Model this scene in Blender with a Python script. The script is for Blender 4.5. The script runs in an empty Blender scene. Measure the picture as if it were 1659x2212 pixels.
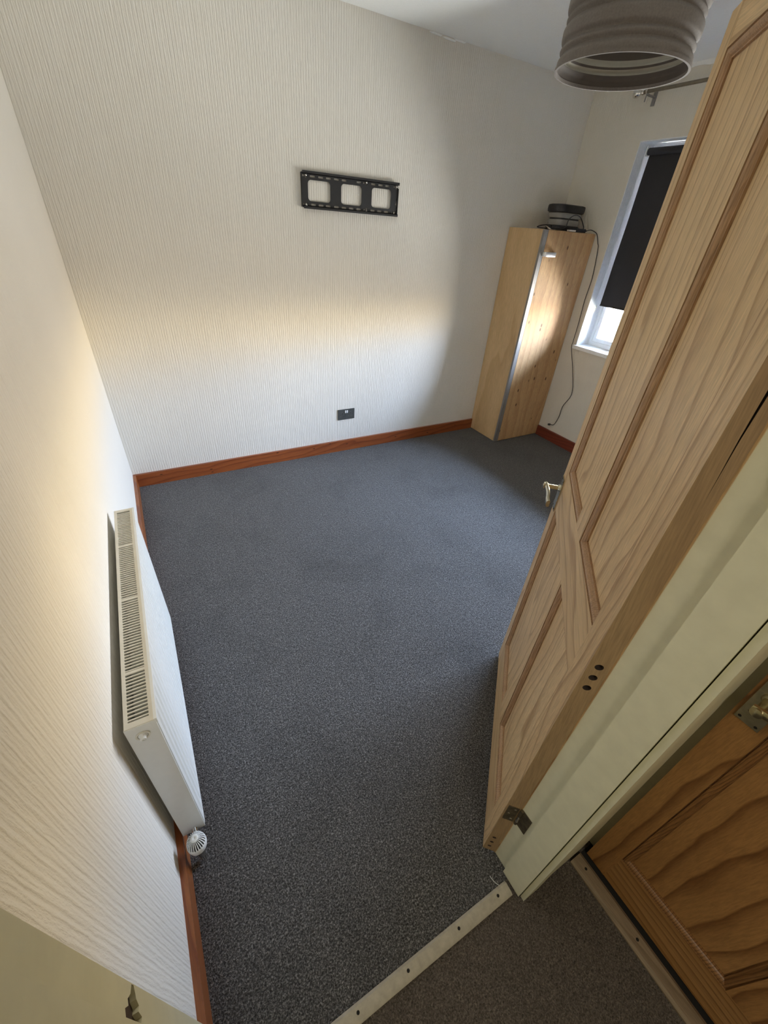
import bpy, bmesh, math, random
from mathutils import Vector, Matrix
random.seed(7)
sc = bpy.context.scene
C = sc.collection
PI = math.pi

# ------------------------------------------------------------------ camera
L, W, H = 2.817, 3.512, 2.515           # room: x 0..W (right wall), y 0..L (back wall)
cam_d = bpy.data.cameras.new('camera'); cam = bpy.data.objects.new('camera', cam_d); C.objects.link(cam)
R = [[0.8733707351, -0.4824360326, 0.0669255818], [-0.2288716372, -0.5278036973, -0.8179492838], [0.4299317768, 0.6990555998, -0.5713842277]]
M = Matrix(((R[0][0], -R[1][0], -R[2][0]), (R[0][1], -R[1][1], -R[2][1]), (R[0][2], -R[1][2], -R[2][2]))).to_4x4()
M.translation = Vector((0.2344, -0.105, 1.6028))
cam.matrix_world = M
cam_d.sensor_fit = 'HORIZONTAL'; cam_d.sensor_width = 36; cam_d.lens = 888.0 / 1659 * 36
cam_d.clip_start = 0.01
sc.camera = cam

# ------------------------------------------------------------------ view, sky, lights
sc.view_settings.view_transform = 'Standard'; sc.view_settings.look = 'None'
sc.view_settings.gamma = 1; sc.view_settings.use_curve_mapping = False
sc.view_settings.exposure = 0.0
sc.cycles.use_denoising = True
sc.cycles.max_bounces = 16; sc.cycles.diffuse_bounces = 14; sc.cycles.glossy_bounces = 4
sc.cycles.transparent_max_bounces = 12; sc.cycles.sample_clamp_indirect = 60
sc.cycles.caustics_reflective = False; sc.cycles.caustics_refractive = False

wd = bpy.data.worlds.new('outdoor_sky'); sc.world = wd; wd.use_nodes = True
nt = wd.node_tree; nt.nodes.clear()
wo = nt.nodes.new('ShaderNodeOutputWorld'); bg = nt.nodes.new('ShaderNodeBackground')
tc = nt.nodes.new('ShaderNodeTexCoord'); sep = nt.nodes.new('ShaderNodeSeparateXYZ')
mp = nt.nodes.new('ShaderNodeMapRange'); mp.inputs['From Min'].default_value = -1; mp.inputs['From Max'].default_value = 1
cr = nt.nodes.new('ShaderNodeValToRGB')
nt.links.new(tc.outputs['Generated'], sep.inputs[0]); nt.links.new(sep.outputs['Z'], mp.inputs['Value'])
nt.links.new(mp.outputs[0], cr.inputs[0]); nt.links.new(cr.outputs[0], bg.inputs[0]); nt.links.new(bg.outputs[0], wo.inputs[0])
e = cr.color_ramp.elements
SKY = [(0.0, (0.98, 1.0, 0.97)), (0.25, (0.86, 0.87, 0.83)), (0.40, (0.36, 0.35, 0.32)), (0.475, (0.37, 0.32, 0.255)), (0.512, (0.90, 0.75, 0.51)),
       (0.56, (0.80, 0.90, 1.07)), (0.70, (0.62, 0.81, 1.14)), (1.0, (0.50, 0.72, 1.1))]
e[0].position, e[0].color = SKY[0][0], (*SKY[0][1], 1)
e[1].position, e[1].color = SKY[-1][0], (*SKY[-1][1], 1)
for p_, c_ in SKY[1:-1]:
    k = e.new(p_); k.color = (*c_, 1)
bg.inputs['Strength'].default_value = 140.0

def area(name, loc, rot, sx, sy, power, col, portal=False):
    l = bpy.data.lights.new(name, 'AREA'); l.shape = 'RECTANGLE'; l.size = sx; l.size_y = sy; l.energy = power; l.color = col
    l.cycles.is_portal = portal
    o = bpy.data.objects.new(name, l); C.objects.link(o); o.location = loc; o.rotation_euler = rot
    return o
WY0, WY1, WZ0, WZ1 = 0.30, 2.32, 0.872, 2.181      # window opening in the right wall
area('window_portal', (W + 0.16, (WY0 + WY1) / 2, 1.03), (0, PI / 2, 0), 0.34, WY1 - WY0, 1, (1, 1, 1), True)
# unseen fill light added on the landing behind the camera
area('landing_fill', (0.12, -1.15, 2.25), (0.35, 0, 0), 0.6, 0.5, 12.0, (1.0, 0.93, 0.80))

# ------------------------------------------------------------------ helpers
def tag(o, label=None, cat=None, group=None, kind=None):
    for k_, v_ in (('label', label), ('category', cat), ('group', group), ('kind', kind)):
        if v_: o[k_] = v_
    return o
def empty(name, loc=(0, 0, 0), rotz=0):
    o = bpy.data.objects.new(name, None); C.objects.link(o); o.location = loc; o.rotation_euler = (0, 0, rotz); o.empty_display_size = .05
    return o
def box(bm, x0, x1, y0, y1, z0, z1, mi=0):
    vs = [bm.verts.new(p) for p in ((x0, y0, z0), (x1, y0, z0), (x1, y1, z0), (x0, y1, z0), (x0, y0, z1), (x1, y0, z1), (x1, y1, z1), (x0, y1, z1))]
    fs = [bm.faces.new([vs[i] for i in f]) for f in ((3, 2, 1, 0), (4, 5, 6, 7), (0, 1, 5, 4), (1, 2, 6, 5), (2, 3, 7, 6), (3, 0, 4, 7))]
    for f in fs: f.material_index = mi
    return vs
def bev(bm, w, seg=2):
    es = [e_ for e_ in bm.edges if len(e_.link_faces) == 2 and e_.calc_face_angle(0) > 0.5]
    bmesh.ops.bevel(bm, geom=es, offset=w, segments=seg, affect='EDGES', profile=0.6)
def lathe(bm, prof, n=32, mat=Matrix(), cap=False):
    rings = []
    for r_, z_ in prof:
        rings.append([bm.verts.new(mat @ Vector((r_ * math.cos(2 * PI * i / n), r_ * math.sin(2 * PI * i / n), z_))) for i in range(n)])
    for a, b in zip(rings, rings[1:]):
        for i in range(n): bm.faces.new((a[i], a[(i + 1) % n], b[(i + 1) % n], b[i]))
    if cap:
        bm.faces.new(rings[0][::-1]); bm.faces.new(rings[-1])
    return rings
def tube(bm, pts, r, n=8):
    pts = [Vector(p) for p in pts]; rings = []
    prev = None
    for i, p in enumerate(pts):
        t = (pts[min(i + 1, len(pts) - 1)] - pts[max(i - 1, 0)]).normalized()
        if prev is None: prev = t.orthogonal().normalized()
        a = (prev - t * prev.dot(t)).normalized(); prev = a; b = t.cross(a)
        rings.append([bm.verts.new(p + (a * math.cos(2 * PI * k / n) + b * math.sin(2 * PI * k / n)) * r) for k in range(n)])
    for a, b in zip(rings, rings[1:]):
        for k in range(n): bm.faces.new((a[k], a[(k + 1) % n], b[(k + 1) % n], b[k]))
    bm.faces.new(rings[0][::-1]); bm.faces.new(rings[-1])
def spline(ctrl, n=8):
    P = [Vector(c) for c in ctrl]; P = [2 * P[0] - P[1]] + P + [2 * P[-1] - P[-2]]; out = []
    for i in range(1, len(P) - 2):
        for k in range(n):
            t = k / n; a, b, c, d = P[i - 1:i + 3]
            out.append(0.5 * ((2 * b) + (c - a) * t + (2 * a - 5 * b + 4 * c - d) * t * t + (3 * b - a - 3 * c + d) * t ** 3))
    out.append(P[-2]); return out
def prism(bm, poly, z0, z1, axis='z'):
    f = {'z': lambda a, b, c: (a, b, c), 'y': lambda a, b, c: (a, c, b), 'x': lambda a, b, c: (c, a, b)}[axis]
    lo = [bm.verts.new(f(a, b, z0)) for a, b in poly]; hi = [bm.verts.new(f(a, b, z1)) for a, b in poly]
    n = len(poly); bm.faces.new(lo[::-1]); bm.faces.new(hi)
    for i in range(n): bm.faces.new((lo[i], lo[(i + 1) % n], hi[(i + 1) % n], hi[i]))
def obj(name, bm, mat, parent=None, smooth=False, loc=None):
    bmesh.ops.recalc_face_normals(bm, faces=bm.faces)
    me = bpy.data.meshes.new(name); bm.to_mesh(me); bm.free()
    for m_ in (mat if isinstance(mat, (list, tuple)) else [mat]): me.materials.append(m_)
    if smooth:
        for p_ in me.polygons: p_.use_smooth = True
        try: me.set_sharp_from_angle(angle=0.7)
        except Exception: pass
    o = bpy.data.objects.new(name, me); C.objects.link(o)
    if parent: o.parent = parent
    if loc: o.location = loc
    return o
def mkbox(name, dims, mat, parent=None, b=0, seg=2):
    bm = bmesh.new(); box(bm, *dims)
    if b: bev(bm, b, seg)
    return obj(name, bm, mat, parent, smooth=bool(b))
def cut(o, bm):
    """carve the closed shapes of bm out of object o"""
    me = bpy.data.meshes.new('cutter'); bmesh.ops.recalc_face_normals(bm, faces=bm.faces); bm.to_mesh(me); bm.free()
    c = bpy.data.objects.new('cutter', me); C.objects.link(c); pass
    par = o.parent; o.parent = None
    m_ = o.modifiers.new('b', 'BOOLEAN'); m_.operation = 'DIFFERENCE'; m_.object = c; m_.solver = 'EXACT'
    bpy.context.view_layer.update()
    dg = bpy.context.evaluated_depsgraph_get(); new = bpy.data.meshes.new_from_object(o.evaluated_get(dg))
    o.modifiers.clear(); o.data = new; bpy.data.objects.remove(c); bpy.data.meshes.remove(me); o.parent = par

# ------------------------------------------------------------------ materials
class NT:
    def __init__(s, name, rough=.5, metal=0, spec=.5):
        s.m = bpy.data.materials.new(name); s.m.use_nodes = True; s.t = s.m.node_tree; s.n = s.t.nodes; s.l = s.t.links
        s.b = s.n['Principled BSDF']; s.b.inputs['Roughness'].default_value = rough; s.b.inputs['Metallic'].default_value = metal
        s.b.inputs['Specular IOR Level'].default_value = spec
    def node(s, typ, **kw):
        n_ = s.n.new(typ)
        for k_, v_ in kw.items():
            if k_ in n_.inputs.keys(): n_.inputs[k_].default_value = v_
            else: setattr(n_, k_, v_)
        return n_
    def coord(s, scale=(1, 1, 1), rot=(0, 0, 0), loc=(0, 0, 0), rnd=0):
        c_ = s.node('ShaderNodeTexCoord'); m_ = s.node('ShaderNodeMapping'); src = c_.outputs['Object']
        if rnd:
            oi = s.node('ShaderNodeObjectInfo'); mu = s.node('ShaderNodeVectorMath', operation='MULTIPLY_ADD')
            cb = s.node('ShaderNodeCombineXYZ')
            for k_, f in (('X', 1.0), ('Y', 0.35), ('Z', 7.3)):
                q = s.node('ShaderNodeMath', operation='MULTIPLY'); q.inputs[1].default_value = f * rnd; s.l.new(oi.outputs['Random'], q.inputs[0]); s.l.new(q.outputs[0], cb.inputs[k_])
            mu.inputs[1].default_value = (1, 1, 1); s.l.new(src, mu.inputs[0]); s.l.new(cb.outputs[0], mu.inputs[2]); src = mu.outputs[0]
        m_.inputs['Scale'].default_value = scale; m_.inputs['Rotation'].default_value = rot; m_.inputs['Location'].default_value = loc
        s.l.new(src, m_.inputs['Vector']); return m_.outputs[0]
    def ramp(s, fac, stops):
        r_ = s.node('ShaderNodeValToRGB'); el = r_.color_ramp.elements
        el[0].position, el[0].color = stops[0][0], (*stops[0][1], 1); el[1].position, el[1].color = stops[-1][0], (*stops[-1][1], 1)
        for p_, c_ in stops[1:-1]: el.new(p_).color = (*c_, 1)
        s.l.new(fac, r_.inputs[0]); return r_.outputs[0]
    def noise(s, vec, scale, detail=3, rough=.5, dist=0):
        n_ = s.node('ShaderNodeTexNoise'); n_.inputs['Scale'].default_value = scale; n_.inputs['Detail'].default_value = detail
        n_.inputs['Roughness'].default_value = rough; n_.inputs['Distortion'].default_value = dist; s.l.new(vec, n_.inputs['Vector']); return n_.outputs['Fac']
    def mix(s, a, b, fac, mode='MIX'):
        m_ = s.node('ShaderNodeMix', data_type='RGBA', blend_type=mode)
        for i_, v_ in ((0, fac), (6, a), (7, b)):
            if hasattr(v_, 'is_linked'): s.l.new(v_, m_.inputs[i_])
            else: m_.inputs[i_].default_value = v_ if i_ == 0 else (*v_, 1)
        return m_.outputs[2]
    def bump(s, h, strength, dist=.002):
        b_ = s.node('ShaderNodeBump'); b_.inputs['Strength'].default_value = strength; b_.inputs['Distance'].default_value = dist
        s.l.new(h, b_.inputs['Height']); s.l.new(b_.outputs[0], s.b.inputs['Normal'])
    def base(s, c_):
        if isinstance(c_, (tuple, list)): s.b.inputs['Base Color'].default_value = (*c_, 1)
        else: s.l.new(c_, s.b.inputs['Base Color'])

def plain(name, col, rough=.5, metal=0, var=.06, bump=0, scale=40, spec=.5):
    t = NT(name, rough, metal, spec); v = t.coord()
    n = t.noise(v, scale, 3)
    lo = tuple(max(0, c_ * (1 - var)) for c_ in col); hi = tuple(min(1, c_ * (1 + var)) for c_ in col)
    t.base(t.ramp(n, [(0.3, lo), (0.7, hi)]))
    if bump: t.bump(n, bump, .001)
    return t.m

def wallpaper(name, col, axis, depth=1.0):
    """embossed vertical-rib paper: irregular ribs running up the wall"""
    t = NT(name, .75, spec=.25)
    X, Y = (1, 0) if axis == 'x' else (0, 1)
    def ribs(scale, dist, dsc, zs):
        w = t.node('ShaderNodeTexWave', wave_type='BANDS', bands_direction='X' if axis == 'x' else 'Y', wave_profile='SIN')
        for k_, q in (('Scale', scale), ('Distortion', dist), ('Detail', 3), ('Detail Scale', dsc), ('Detail Roughness', .6)): w.inputs[k_].default_value = q
        t.l.new(t.coord(scale=(X, Y, zs)), w.inputs['Vector']); return w.outputs['Fac']
    r1 = ribs(22, 3.2, 1.1, .09); r2 = ribs(37, 5, 1.4, .2)
    vec3 = t.coord(); a = t.noise(t.coord(scale=(X, Y, .16)), 120, 3, .65); g = t.noise(vec3, 230, 3, .7)
    def mad(p_, q, r_):
        m_ = t.node('ShaderNodeMath', operation='MULTIPLY_ADD'); m_.inputs[1].default_value = q; t.l.new(p_, m_.inputs[0])
        if hasattr(r_, 'is_linked'): t.l.new(r_, m_.inputs[2])
        else: m_.inputs[2].default_value = r_
        return m_.outputs[0]
    h = mad(r2, .42, mad(r1, .62, mad(a, 1.6, mad(g, .75, 0))))
    big = t.noise(vec3, 1.3, 3)
    c1 = t.ramp(big, [(.3, tuple(x * .965 for x in col)), (.7, col)])
    groove_tone = t.ramp(h, [(.45, (.86, .85, .83)), (.95, (1, 1, 1)), (1, (1, 1, 1))])  # colour multiplier, darker where the rib height is low
    class m2: outputs = [h]
    t.base(t.mix(c1, groove_tone, 1.0, 'MULTIPLY'))
    t.bump(m2.outputs[0], .55 * depth, .0022)
    return t.m

def wood(name, light, dark, ring=26, axis='z', rough=.42, dist=3.0, contrast=(.25, .62), tint=.12, tilt=.07, coat=0, zs=.16, warp=.10):
    t = NT(name, rough)
    rot = {'z': (tilt, tilt * .6, 0), 'x': (tilt * .5, PI / 2 + tilt, 0), 'y': (PI / 2 + tilt, tilt * .5, 0)}[axis]
    v = t.coord(rot=rot, rnd=1.0)
    wn_ = t.node('ShaderNodeTexNoise'); wn_.inputs['Scale'].default_value = 5.5; wn_.inputs['Detail'].default_value = 2
    ws = t.node('ShaderNodeVectorMath', operation='MULTIPLY'); ws.inputs[1].default_value = (1, 1, .22); t.l.new(v, ws.inputs[0]); t.l.new(ws.outputs[0], wn_.inputs['Vector'])
    wm = t.node('ShaderNodeVectorMath', operation='MULTIPLY_ADD'); wm.inputs[1].default_value = (warp, warp, 0); t.l.new(wn_.outputs['Color'], wm.inputs[0]); t.l.new(v, wm.inputs[2])
    sq = t.node('ShaderNodeVectorMath', operation='MULTIPLY'); sq.inputs[1].default_value = (1, 1, zs); t.l.new(wm.outputs[0], sq.inputs[0])
    wv = t.node('ShaderNodeTexWave', wave_type='RINGS', rings_direction='Z', wave_profile='SAW')
    for k_, q in (('Scale', ring), ('Distortion', dist), ('Detail', 2.5), ('Detail Scale', 1.1), ('Detail Roughness', .55)): wv.inputs[k_].default_value = q
    t.l.new(sq.outputs[0], wv.inputs['Vector'])
    f = t.node('ShaderNodeVectorMath', operation='MULTIPLY'); f.inputs[1].default_value = (1, 1, .03); t.l.new(v, f.inputs[0])
    fine = t.noise(f.outputs[0], 320, 3, .65); broad = t.noise(sq.outputs[0], 7, 2)
    mid = tuple((a + b) / 2 for a, b in zip(light, dark))
    c1 = t.ramp(wv.outputs['Fac'], [(0, light), (contrast[0], light), (contrast[1], tuple(l_ * .6 + m_ * .4 for l_, m_ in zip(light, mid))), (.93, dark), (1, light)])
    c2 = t.mix(c1, t.ramp(fine, [(.35, (1 - tint * 2.2,) * 3), (.65, (1, 1, 1))]), 1.0, 'MULTIPLY')
    c3 = t.mix(c2, t.ramp(broad, [(.3, (1 - tint, 1 - tint * 1.3, 1 - tint * 1.6)), (.7, (1, 1, 1))]), 1.0, 'MULTIPLY')
    t.base(c3); t.bump(fine, .12, .0006)
    if coat: t.b.inputs['Coat Weight'].default_value = coat; t.b.inputs['Coat Roughness'].default_value = .25
    return t

def knots(t, scale, size, dark, stretch=(1, 1, .5), base=None):
    v = t.coord(scale=stretch)
    vo = t.node('ShaderNodeTexVoronoi'); vo.inputs['Scale'].default_value = scale; t.l.new(v, vo.inputs['Vector'])
    src = t.b.inputs['Base Color'].links[0].from_socket
    fac = t.ramp(vo.outputs['Distance'], [(size * .6, (1, 1, 1)), (size, (0, 0, 0))])
    t.base(t.mix(src, dark, fac))
    return t

def carpet(name, cols, scale=230):
    t = NT(name, .95, spec=.1); v = t.coord()
    a = t.noise(v, scale, 3, .7, .6); b = t.noise(v, scale * .33, 2, .6); big = t.noise(v, 2.4, 4, .6, .6)
    c1 = t.ramp(a, [(.32, cols[0]), (.50, cols[1]), (.70, cols[2])])
    c2 = t.mix(c1, t.ramp(big, [(.30, (.80, .80, .80)), (.5, (1, 1, 1)), (.72, (1.0, 1.0, 1.0))]), 1.0, 'MULTIPLY')
    c3 = t.mix(c2, t.ramp(b, [(.3, (.72, .72, .72)), (.65, (1, 1, 1))]), 1.0, 'MULTIPLY')
    t.base(c3)
    m_ = t.node('ShaderNodeMath', operation='ADD'); t.l.new(a, m_.inputs[0]); t.l.new(b, m_.inputs[1])
    t.bump(m_.outputs[0], .9, .006)
    t.b.inputs['Sheen Weight'].default_value = .15; t.b.inputs['Sheen Roughness'].default_value = .5
    return t.m

PAPER = (.745, .715, .655)
M_paper_x = wallpaper('ribbed_wallpaper_x', PAPER, 'x')
M_paper_y = wallpaper('ribbed_wallpaper_y', PAPER, 'y', 1.15)
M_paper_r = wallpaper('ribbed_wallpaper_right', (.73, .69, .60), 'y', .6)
M_ceil = plain('ceiling_paint', (.88, .90, .89), .85, var=.02, bump=.15, scale=160)
M_carpet = carpet('grey_carpet', ((.018, .0175, .018), (.088, .086, .085), (.38, .37, .365)))
M_carpet_hall = carpet('landing_carpet', ((.045, .038, .032), (.12, .10, .085), (.25, .21, .175)), 230)
M_pine = wood('pine_upright', (.74, .53, .285), (.48, .30, .14), 7, 'z', dist=3.5, contrast=(.2, .7), zs=.07, warp=.28).m
M_pine_h = wood('pine_crosswise', (.74, .53, .285), (.50, .315, .15), 7, 'x', dist=3.5, contrast=(.2, .7), zs=.07, warp=.28).m
M_pine_edge = wood('pine_edge', (.42, .29, .16), (.33, .21, .11), 5, 'z', contrast=(.1, .6), rough=.6).m
M_pine_mould = wood('pine_moulding', (.50, .31, .165), (.38, .215, .105), 60, 'z', tint=.15).m
M_opine = wood('dark_pine_upright', (.46, .24, .088), (.23, .10, .032), 5.5, 'z', rough=.35, dist=7, zs=.25).m
M_opine_h = wood('dark_pine_crosswise', (.46, .245, .09), (.28, .13, .042), 14, 'x', rough=.35, dist=2).m
M_opine_mould = wood('dark_pine_moulding', (.32, .155, .055), (.15, .065, .02), 60, 'z').m
t_ = wood('red_pine_x', (.34, .095, .026), (.22, .05, .014), 12, 'x', rough=.33, dist=4, coat=.25); M_skirt_x = knots(t_, 9, .11, (.035, .008, .004), (1, .1, 3)).m
t_ = wood('red_pine_y', (.36, .115, .028), (.25, .062, .014), 10, 'y', rough=.33, dist=2.5, coat=.25); M_skirt_y = t_.m
t_ = wood('red_pine_right', (.25, .055, .028), (.17, .035, .016), 12, 'y', rough=.4, dist=3); M_skirt_r = t_.m
M_beech = wood('beech_veneer', (.74, .52, .28), (.64, .43, .215), 5, 'z', contrast=(.1, .5), tint=.10, dist=1.5, rough=.5).m
t_ = wood('cupboard_pine', (.66, .41, .195), (.55, .32, .14), 4, 'z', contrast=(.1, .5), tint=.14, dist=3.0, rough=.62, warp=.2); M_cpine = knots(t_, 15, .15, (.12, .05, .018), (1, .1, .55)).m
M_gloss = plain('cream_gloss_paint', (.68, .655, .475), .38, var=.04, bump=.1, scale=30)
M_white = plain('white_upvc', (.84, .87, .88), .3, var=.02)
M_reveal = plain('reveal_paint', (.78, .80, .82), .5, var=.05, bump=.3, scale=60)
M_rad = plain('radiator_enamel', (.78, .79, .77), .28, var=.015)
M_rad_cream = plain('radiator_grille_enamel', (.70, .67, .58), .35, var=.03)
M_black = plain('black_plastic', (.018, .018, .02), .45, var=.2)
M_steel_black = plain('black_coated_steel', (.016, .016, .018), .42, var=.15)
M_dark = plain('dark_void', (.01, .009, .008), .9)
M_chrome = plain('chrome', (.75, .74, .70), .16, 1, var=.03)
M_handle = plain('satin_nickel', (.82, .81, .80), .35, .7, var=.03)
M_pole = plain('bronze_pole', (.22, .19, .14), .35, .6, var=.1)
M_brass = plain('worn_brass', (.55, .50, .36), .25, 1, var=.15, scale=90)
M_hinge = plain('tarnished_steel', (.16, .13, .085), .45, .8, var=.3, scale=70)
M_alu = plain('grey_edge_strip', (.27, .255, .245), .42, .4, var=.06)
M_plate = plain('gunmetal_plate', (.10, .105, .10), .4, .5, var=.1)
M_switch = plain('white_switch', (.8, .8, .8), .3)
M_blind = plain('blackout_fabric', (.030, .029, .032), .85, var=.12, bump=.3, scale=300)
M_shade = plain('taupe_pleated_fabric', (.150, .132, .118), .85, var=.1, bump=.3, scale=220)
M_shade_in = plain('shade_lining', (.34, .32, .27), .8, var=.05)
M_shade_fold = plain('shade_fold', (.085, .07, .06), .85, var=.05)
M_strip = plain('painted_threshold', (.40, .365, .29), .6, var=.12, bump=.3, scale=60)
M_strip2 = wood('threshold_wood', (.30, .23, .155), (.22, .16, .10), 14, 'y', rough=.6).m
M_grey = plain('grey_fabric_body', (.30, .295, .28), .8, var=.05)
M_card = plain('white_card', (.75, .68, .62), .6)
M_wax = plain('cream_wire', (.6, .56, .45), .6)
M_hole_wood = plain('bare_wood_hole_shade', (.05, .033, .024), .85, var=.4, bump=.5, scale=60)  # mortice wood; also the painted shade inside dowel holes and split
g = NT('window_glass', .02); g.n.remove(g.b)
mo = g.n['Material Output']; tr = g.node('ShaderNodeBsdfTransparent'); gl = g.node('ShaderNodeBsdfGlossy'); gl.inputs['Roughness'].default_value = .02
fr = g.node('ShaderNodeFresnel'); fr.inputs['IOR'].default_value = 1.45; mx = g.node('ShaderNodeMixShader')
g.l.new(fr.outputs[0], mx.inputs[0]); g.l.new(tr.outputs[0], mx.inputs[1]); g.l.new(gl.outputs[0], mx.inputs[2]); g.l.new(mx.outputs[0], mo.inputs[0])
M_glass = g.m

# ------------------------------------------------------------------ room shell
def struct(name, dims, mat, label, b=0):
    return tag(mkbox(name, dims, mat, None, b), label, None, None, 'structure')
struct('floor', (0, W + .1, 0, L + .1, -.08, 0), M_carpet, 'grey fitted carpet floor of the empty room')
struct('floor', (-1.1, 1.3, -1.9, 0, -.10, -.004), M_carpet_hall, 'brown-grey carpet floor of the dark landing beyond the threshold strip')
struct('ceiling', (-.1, W + .3, 0, L + .1, H, H + .1), M_ceil, 'plain white ceiling of the room')
struct('ceiling', (-1.1, 1.3, -1.9, 0, 2.42, 2.52), M_ceil, 'plain white ceiling of the landing')
struct('wall_left', (-.1, 0, -.045, L + .1, -.05, H + .05), M_paper_y, 'long left wall in cream ribbed paper behind the radiator')
struct('wall_back', (0, W, L, L + .1, -.05, H + .05), M_paper_x, 'far wall in cream ribbed paper carrying the black bracket')
bm = bmesh.new()
TH = .24
for d in ((W, W + TH, -.05, WY0, -.05, H + .05), (W, W + TH, WY1, L + .1, -.05, H + .05), (W, W + TH, WY0, WY1, -.05, WZ0 - .03), (W, W + TH, WY0, WY1, WZ1, H + .05)): box(bm, *d)
tag(obj('wall_right', bm, M_paper_r), 'window wall in beige ribbed paper beside the corner cupboard', None, None, 'structure')
JX0, JX1 = .073, .8555          # door opening
bm = bmesh.new()
for d in ((0, JX0 - .03, -.045, .066, -.05, H + .05), (JX1 + .03, W, -.045, .066, -.05, H + .05), (JX0 - .03, JX1 + .03, -.045, .066, 2.03, H + .05)): box(bm, *d)
tag(obj('wall_front', bm, M_paper_x), 'near wall with the doorway, behind the open pine door', None, None, 'structure')
bm = bmesh.new()
for d in ((-1.2, -1.1, -1.9, 0, -.1, 2.45), (-1.2, 1.3, -2.0, -1.9, -.1, 2.45), (-1.2, -.1, -.055, 0, -.1, 2.45), (1.155, 1.3, -1.9, -.0, -.1, 2.45), (1.04, 1.155, -1.9, -.86, -.1, 2.45), (1.04, 1.155, -.86, -.055, 2.0, 2.45)): box(bm, *d)
tag(obj('wall_landing', bm, M_gloss), 'dim painted walls of the landing outside the room', None, None, 'structure')
# wallpaper lifting from the ceiling over the window, and the cracked joint over the back wall
bm = bmesh.new(); pts = []
for i in range(60):
    y_ = .1 + i * (L - .12) / 59; pts.append((y_, H - .018 - .004 * math.sin(i * 1.7) - .003 * random.random()))
for i in range(59):
    (ya, za), (yb, zb) = pts[i], pts[i + 1]
    v = [bm.verts.new(q) for q in ((W - .001, ya, za), (W - .001, yb, zb), (W - .010, yb, H - .0005), (W - .010, ya, H - .0005), (W - .003, ya, za), (W - .003, yb, zb), (W - .013, yb, H - .0005), (W - .013, ya, H - .0005))]
    bm.faces.new(v[:4]); bm.faces.new(v[4:][::-1]); bm.faces.new((v[0], v[1], v[5], v[4]))
tag(obj('trim_1', bm, M_ceil), 'lifted white paper edge between ceiling and window wall', None, None, 'structure')
bm = bmesh.new()
random.seed(3)
for k, (xa, xb, dz) in enumerate(((2.07, 2.16, .0), (2.16, 2.26, -.004), (2.24, 2.33, .002))):
    prism(bm, [(xa, H - .004 + dz), (xa + .03, H - .001 + dz), (xb, H - .003 + dz), (xb - .01, H - .011 + dz), (xa + .02, H - .009 + dz)], L - .006, L + .002, 'y')
tag(obj('trim_2', bm, M_ceil), 'cracked filler along the joint of ceiling and far wall', None, None, 'structure')

# skirting boards
def skirting(name, poly, mat, label, axis, a0, a1):
    """profile given as (offset from wall, z); swept along axis"""
    bm = bmesh.new(); prism(bm, poly, a0, a1, axis)
    bev(bm, .002, 2)
    return tag(obj(name, bm, mat, None, True), label, None, None, 'structure')
T, HS = .018, .0926
bm = bmesh.new(); box(bm, 0, 2.955, L - T, L, 0, HS); bev(bm, .003)
tag(obj('baseboard_back', bm, M_skirt_x, None, True), 'knotty red-stained pine skirting along the far wall', None, None, 'structure')
bm = bmesh.new(); box(bm, 0, T, .066, L - T, 0, HS); bev(bm, .005, 3)
tag(obj('baseboard_left', bm, M_skirt_y, None, True), 'orange-stained pine skirting along the left wall under the radiator', None, None, 'structure')
bm = bmesh.new(); box(bm, W - T, W, .066, 2.446, 0, HS); bev(bm, .003)
tag(obj('baseboard_right', bm, M_skirt_r, None, True), 'dark red skirting under the window', None, None, 'structure')

# ------------------------------------------------------------------ door frame (linings, stops, architraves)
fr_ = tag(empty('trim_3'), 'cream gloss painted frame of the open doorway', None, None, 'structure')
lin = mkbox('lining', (JX1, JX1 + .03, -.047, .066, .0, 2.03), M_gloss, fr_, .0015)
lin2 = mkbox('lining', (JX0 - .03, JX0, -.047, .066, .0, 2.03), M_gloss, fr_)
mkbox('lining', (JX0, JX1, -.047, .066, 2.0, 2.03), M_gloss, fr_)
mkbox('door_stop', (JX1 - .012, JX1, -.047, .019, .004, 2.0), M_gloss, fr_, .0012, 3)
mkbox('door_stop', (JX0, JX0 + .012, -.047, .027, .004, 2.0), M_gloss, fr_, .003, 3)
mkbox('door_stop', (JX0 + .012, JX1 - .012, -.047, .022, 1.988, 2.0), M_gloss, fr_, .002)
mkbox('architrave', (JX1 - .004, JX1 + .055, -.062, -.049, .0, 2.06), M_gloss, fr_, .004, 3)
mkbox('architrave', (JX0 - .055, JX0 + .002, -.062, -.049, .0, 2.06), M_gloss, fr_, .004, 3)
mkbox('architrave', (JX0 + .002, JX1 - .004, -.062, -.049, 2.005, 2.06), M_gloss, fr_, .004, 3)
mkbox('architrave', (JX1 - .0012, JX1 + .06, .066, .0735, .0, 2.06), M_pine, fr_, .002)
mkbox('hall_lining', (JX1 + .056, 1.112, -.058, -.046, .0, 2.42), M_gloss, fr_)
# torn latch mortice in the left lining
bm = bmesh.new()
random.seed(5)
poly = [(.0650, .917), (.0650, .925), (.057, .930), (.052, .941), (.047, .939), (.044, .951), (.038, .949), (.034, .960), (.020, .957), (.020, .888), (.031, .884), (.037, .893), (.043, .889), (.046, .902), (.051, .899), (.055, .909), (.059, .911)]
prism(bm, poly, JX0 - .016, JX0 + .004, 'x'); cut(lin2, bm)
bm = bmesh.new(); box(bm, JX0 - .0165, JX0 - .006, .024, .0655, .875, .970); obj('mortice_wood', bm, M_hole_wood, fr_)

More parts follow.
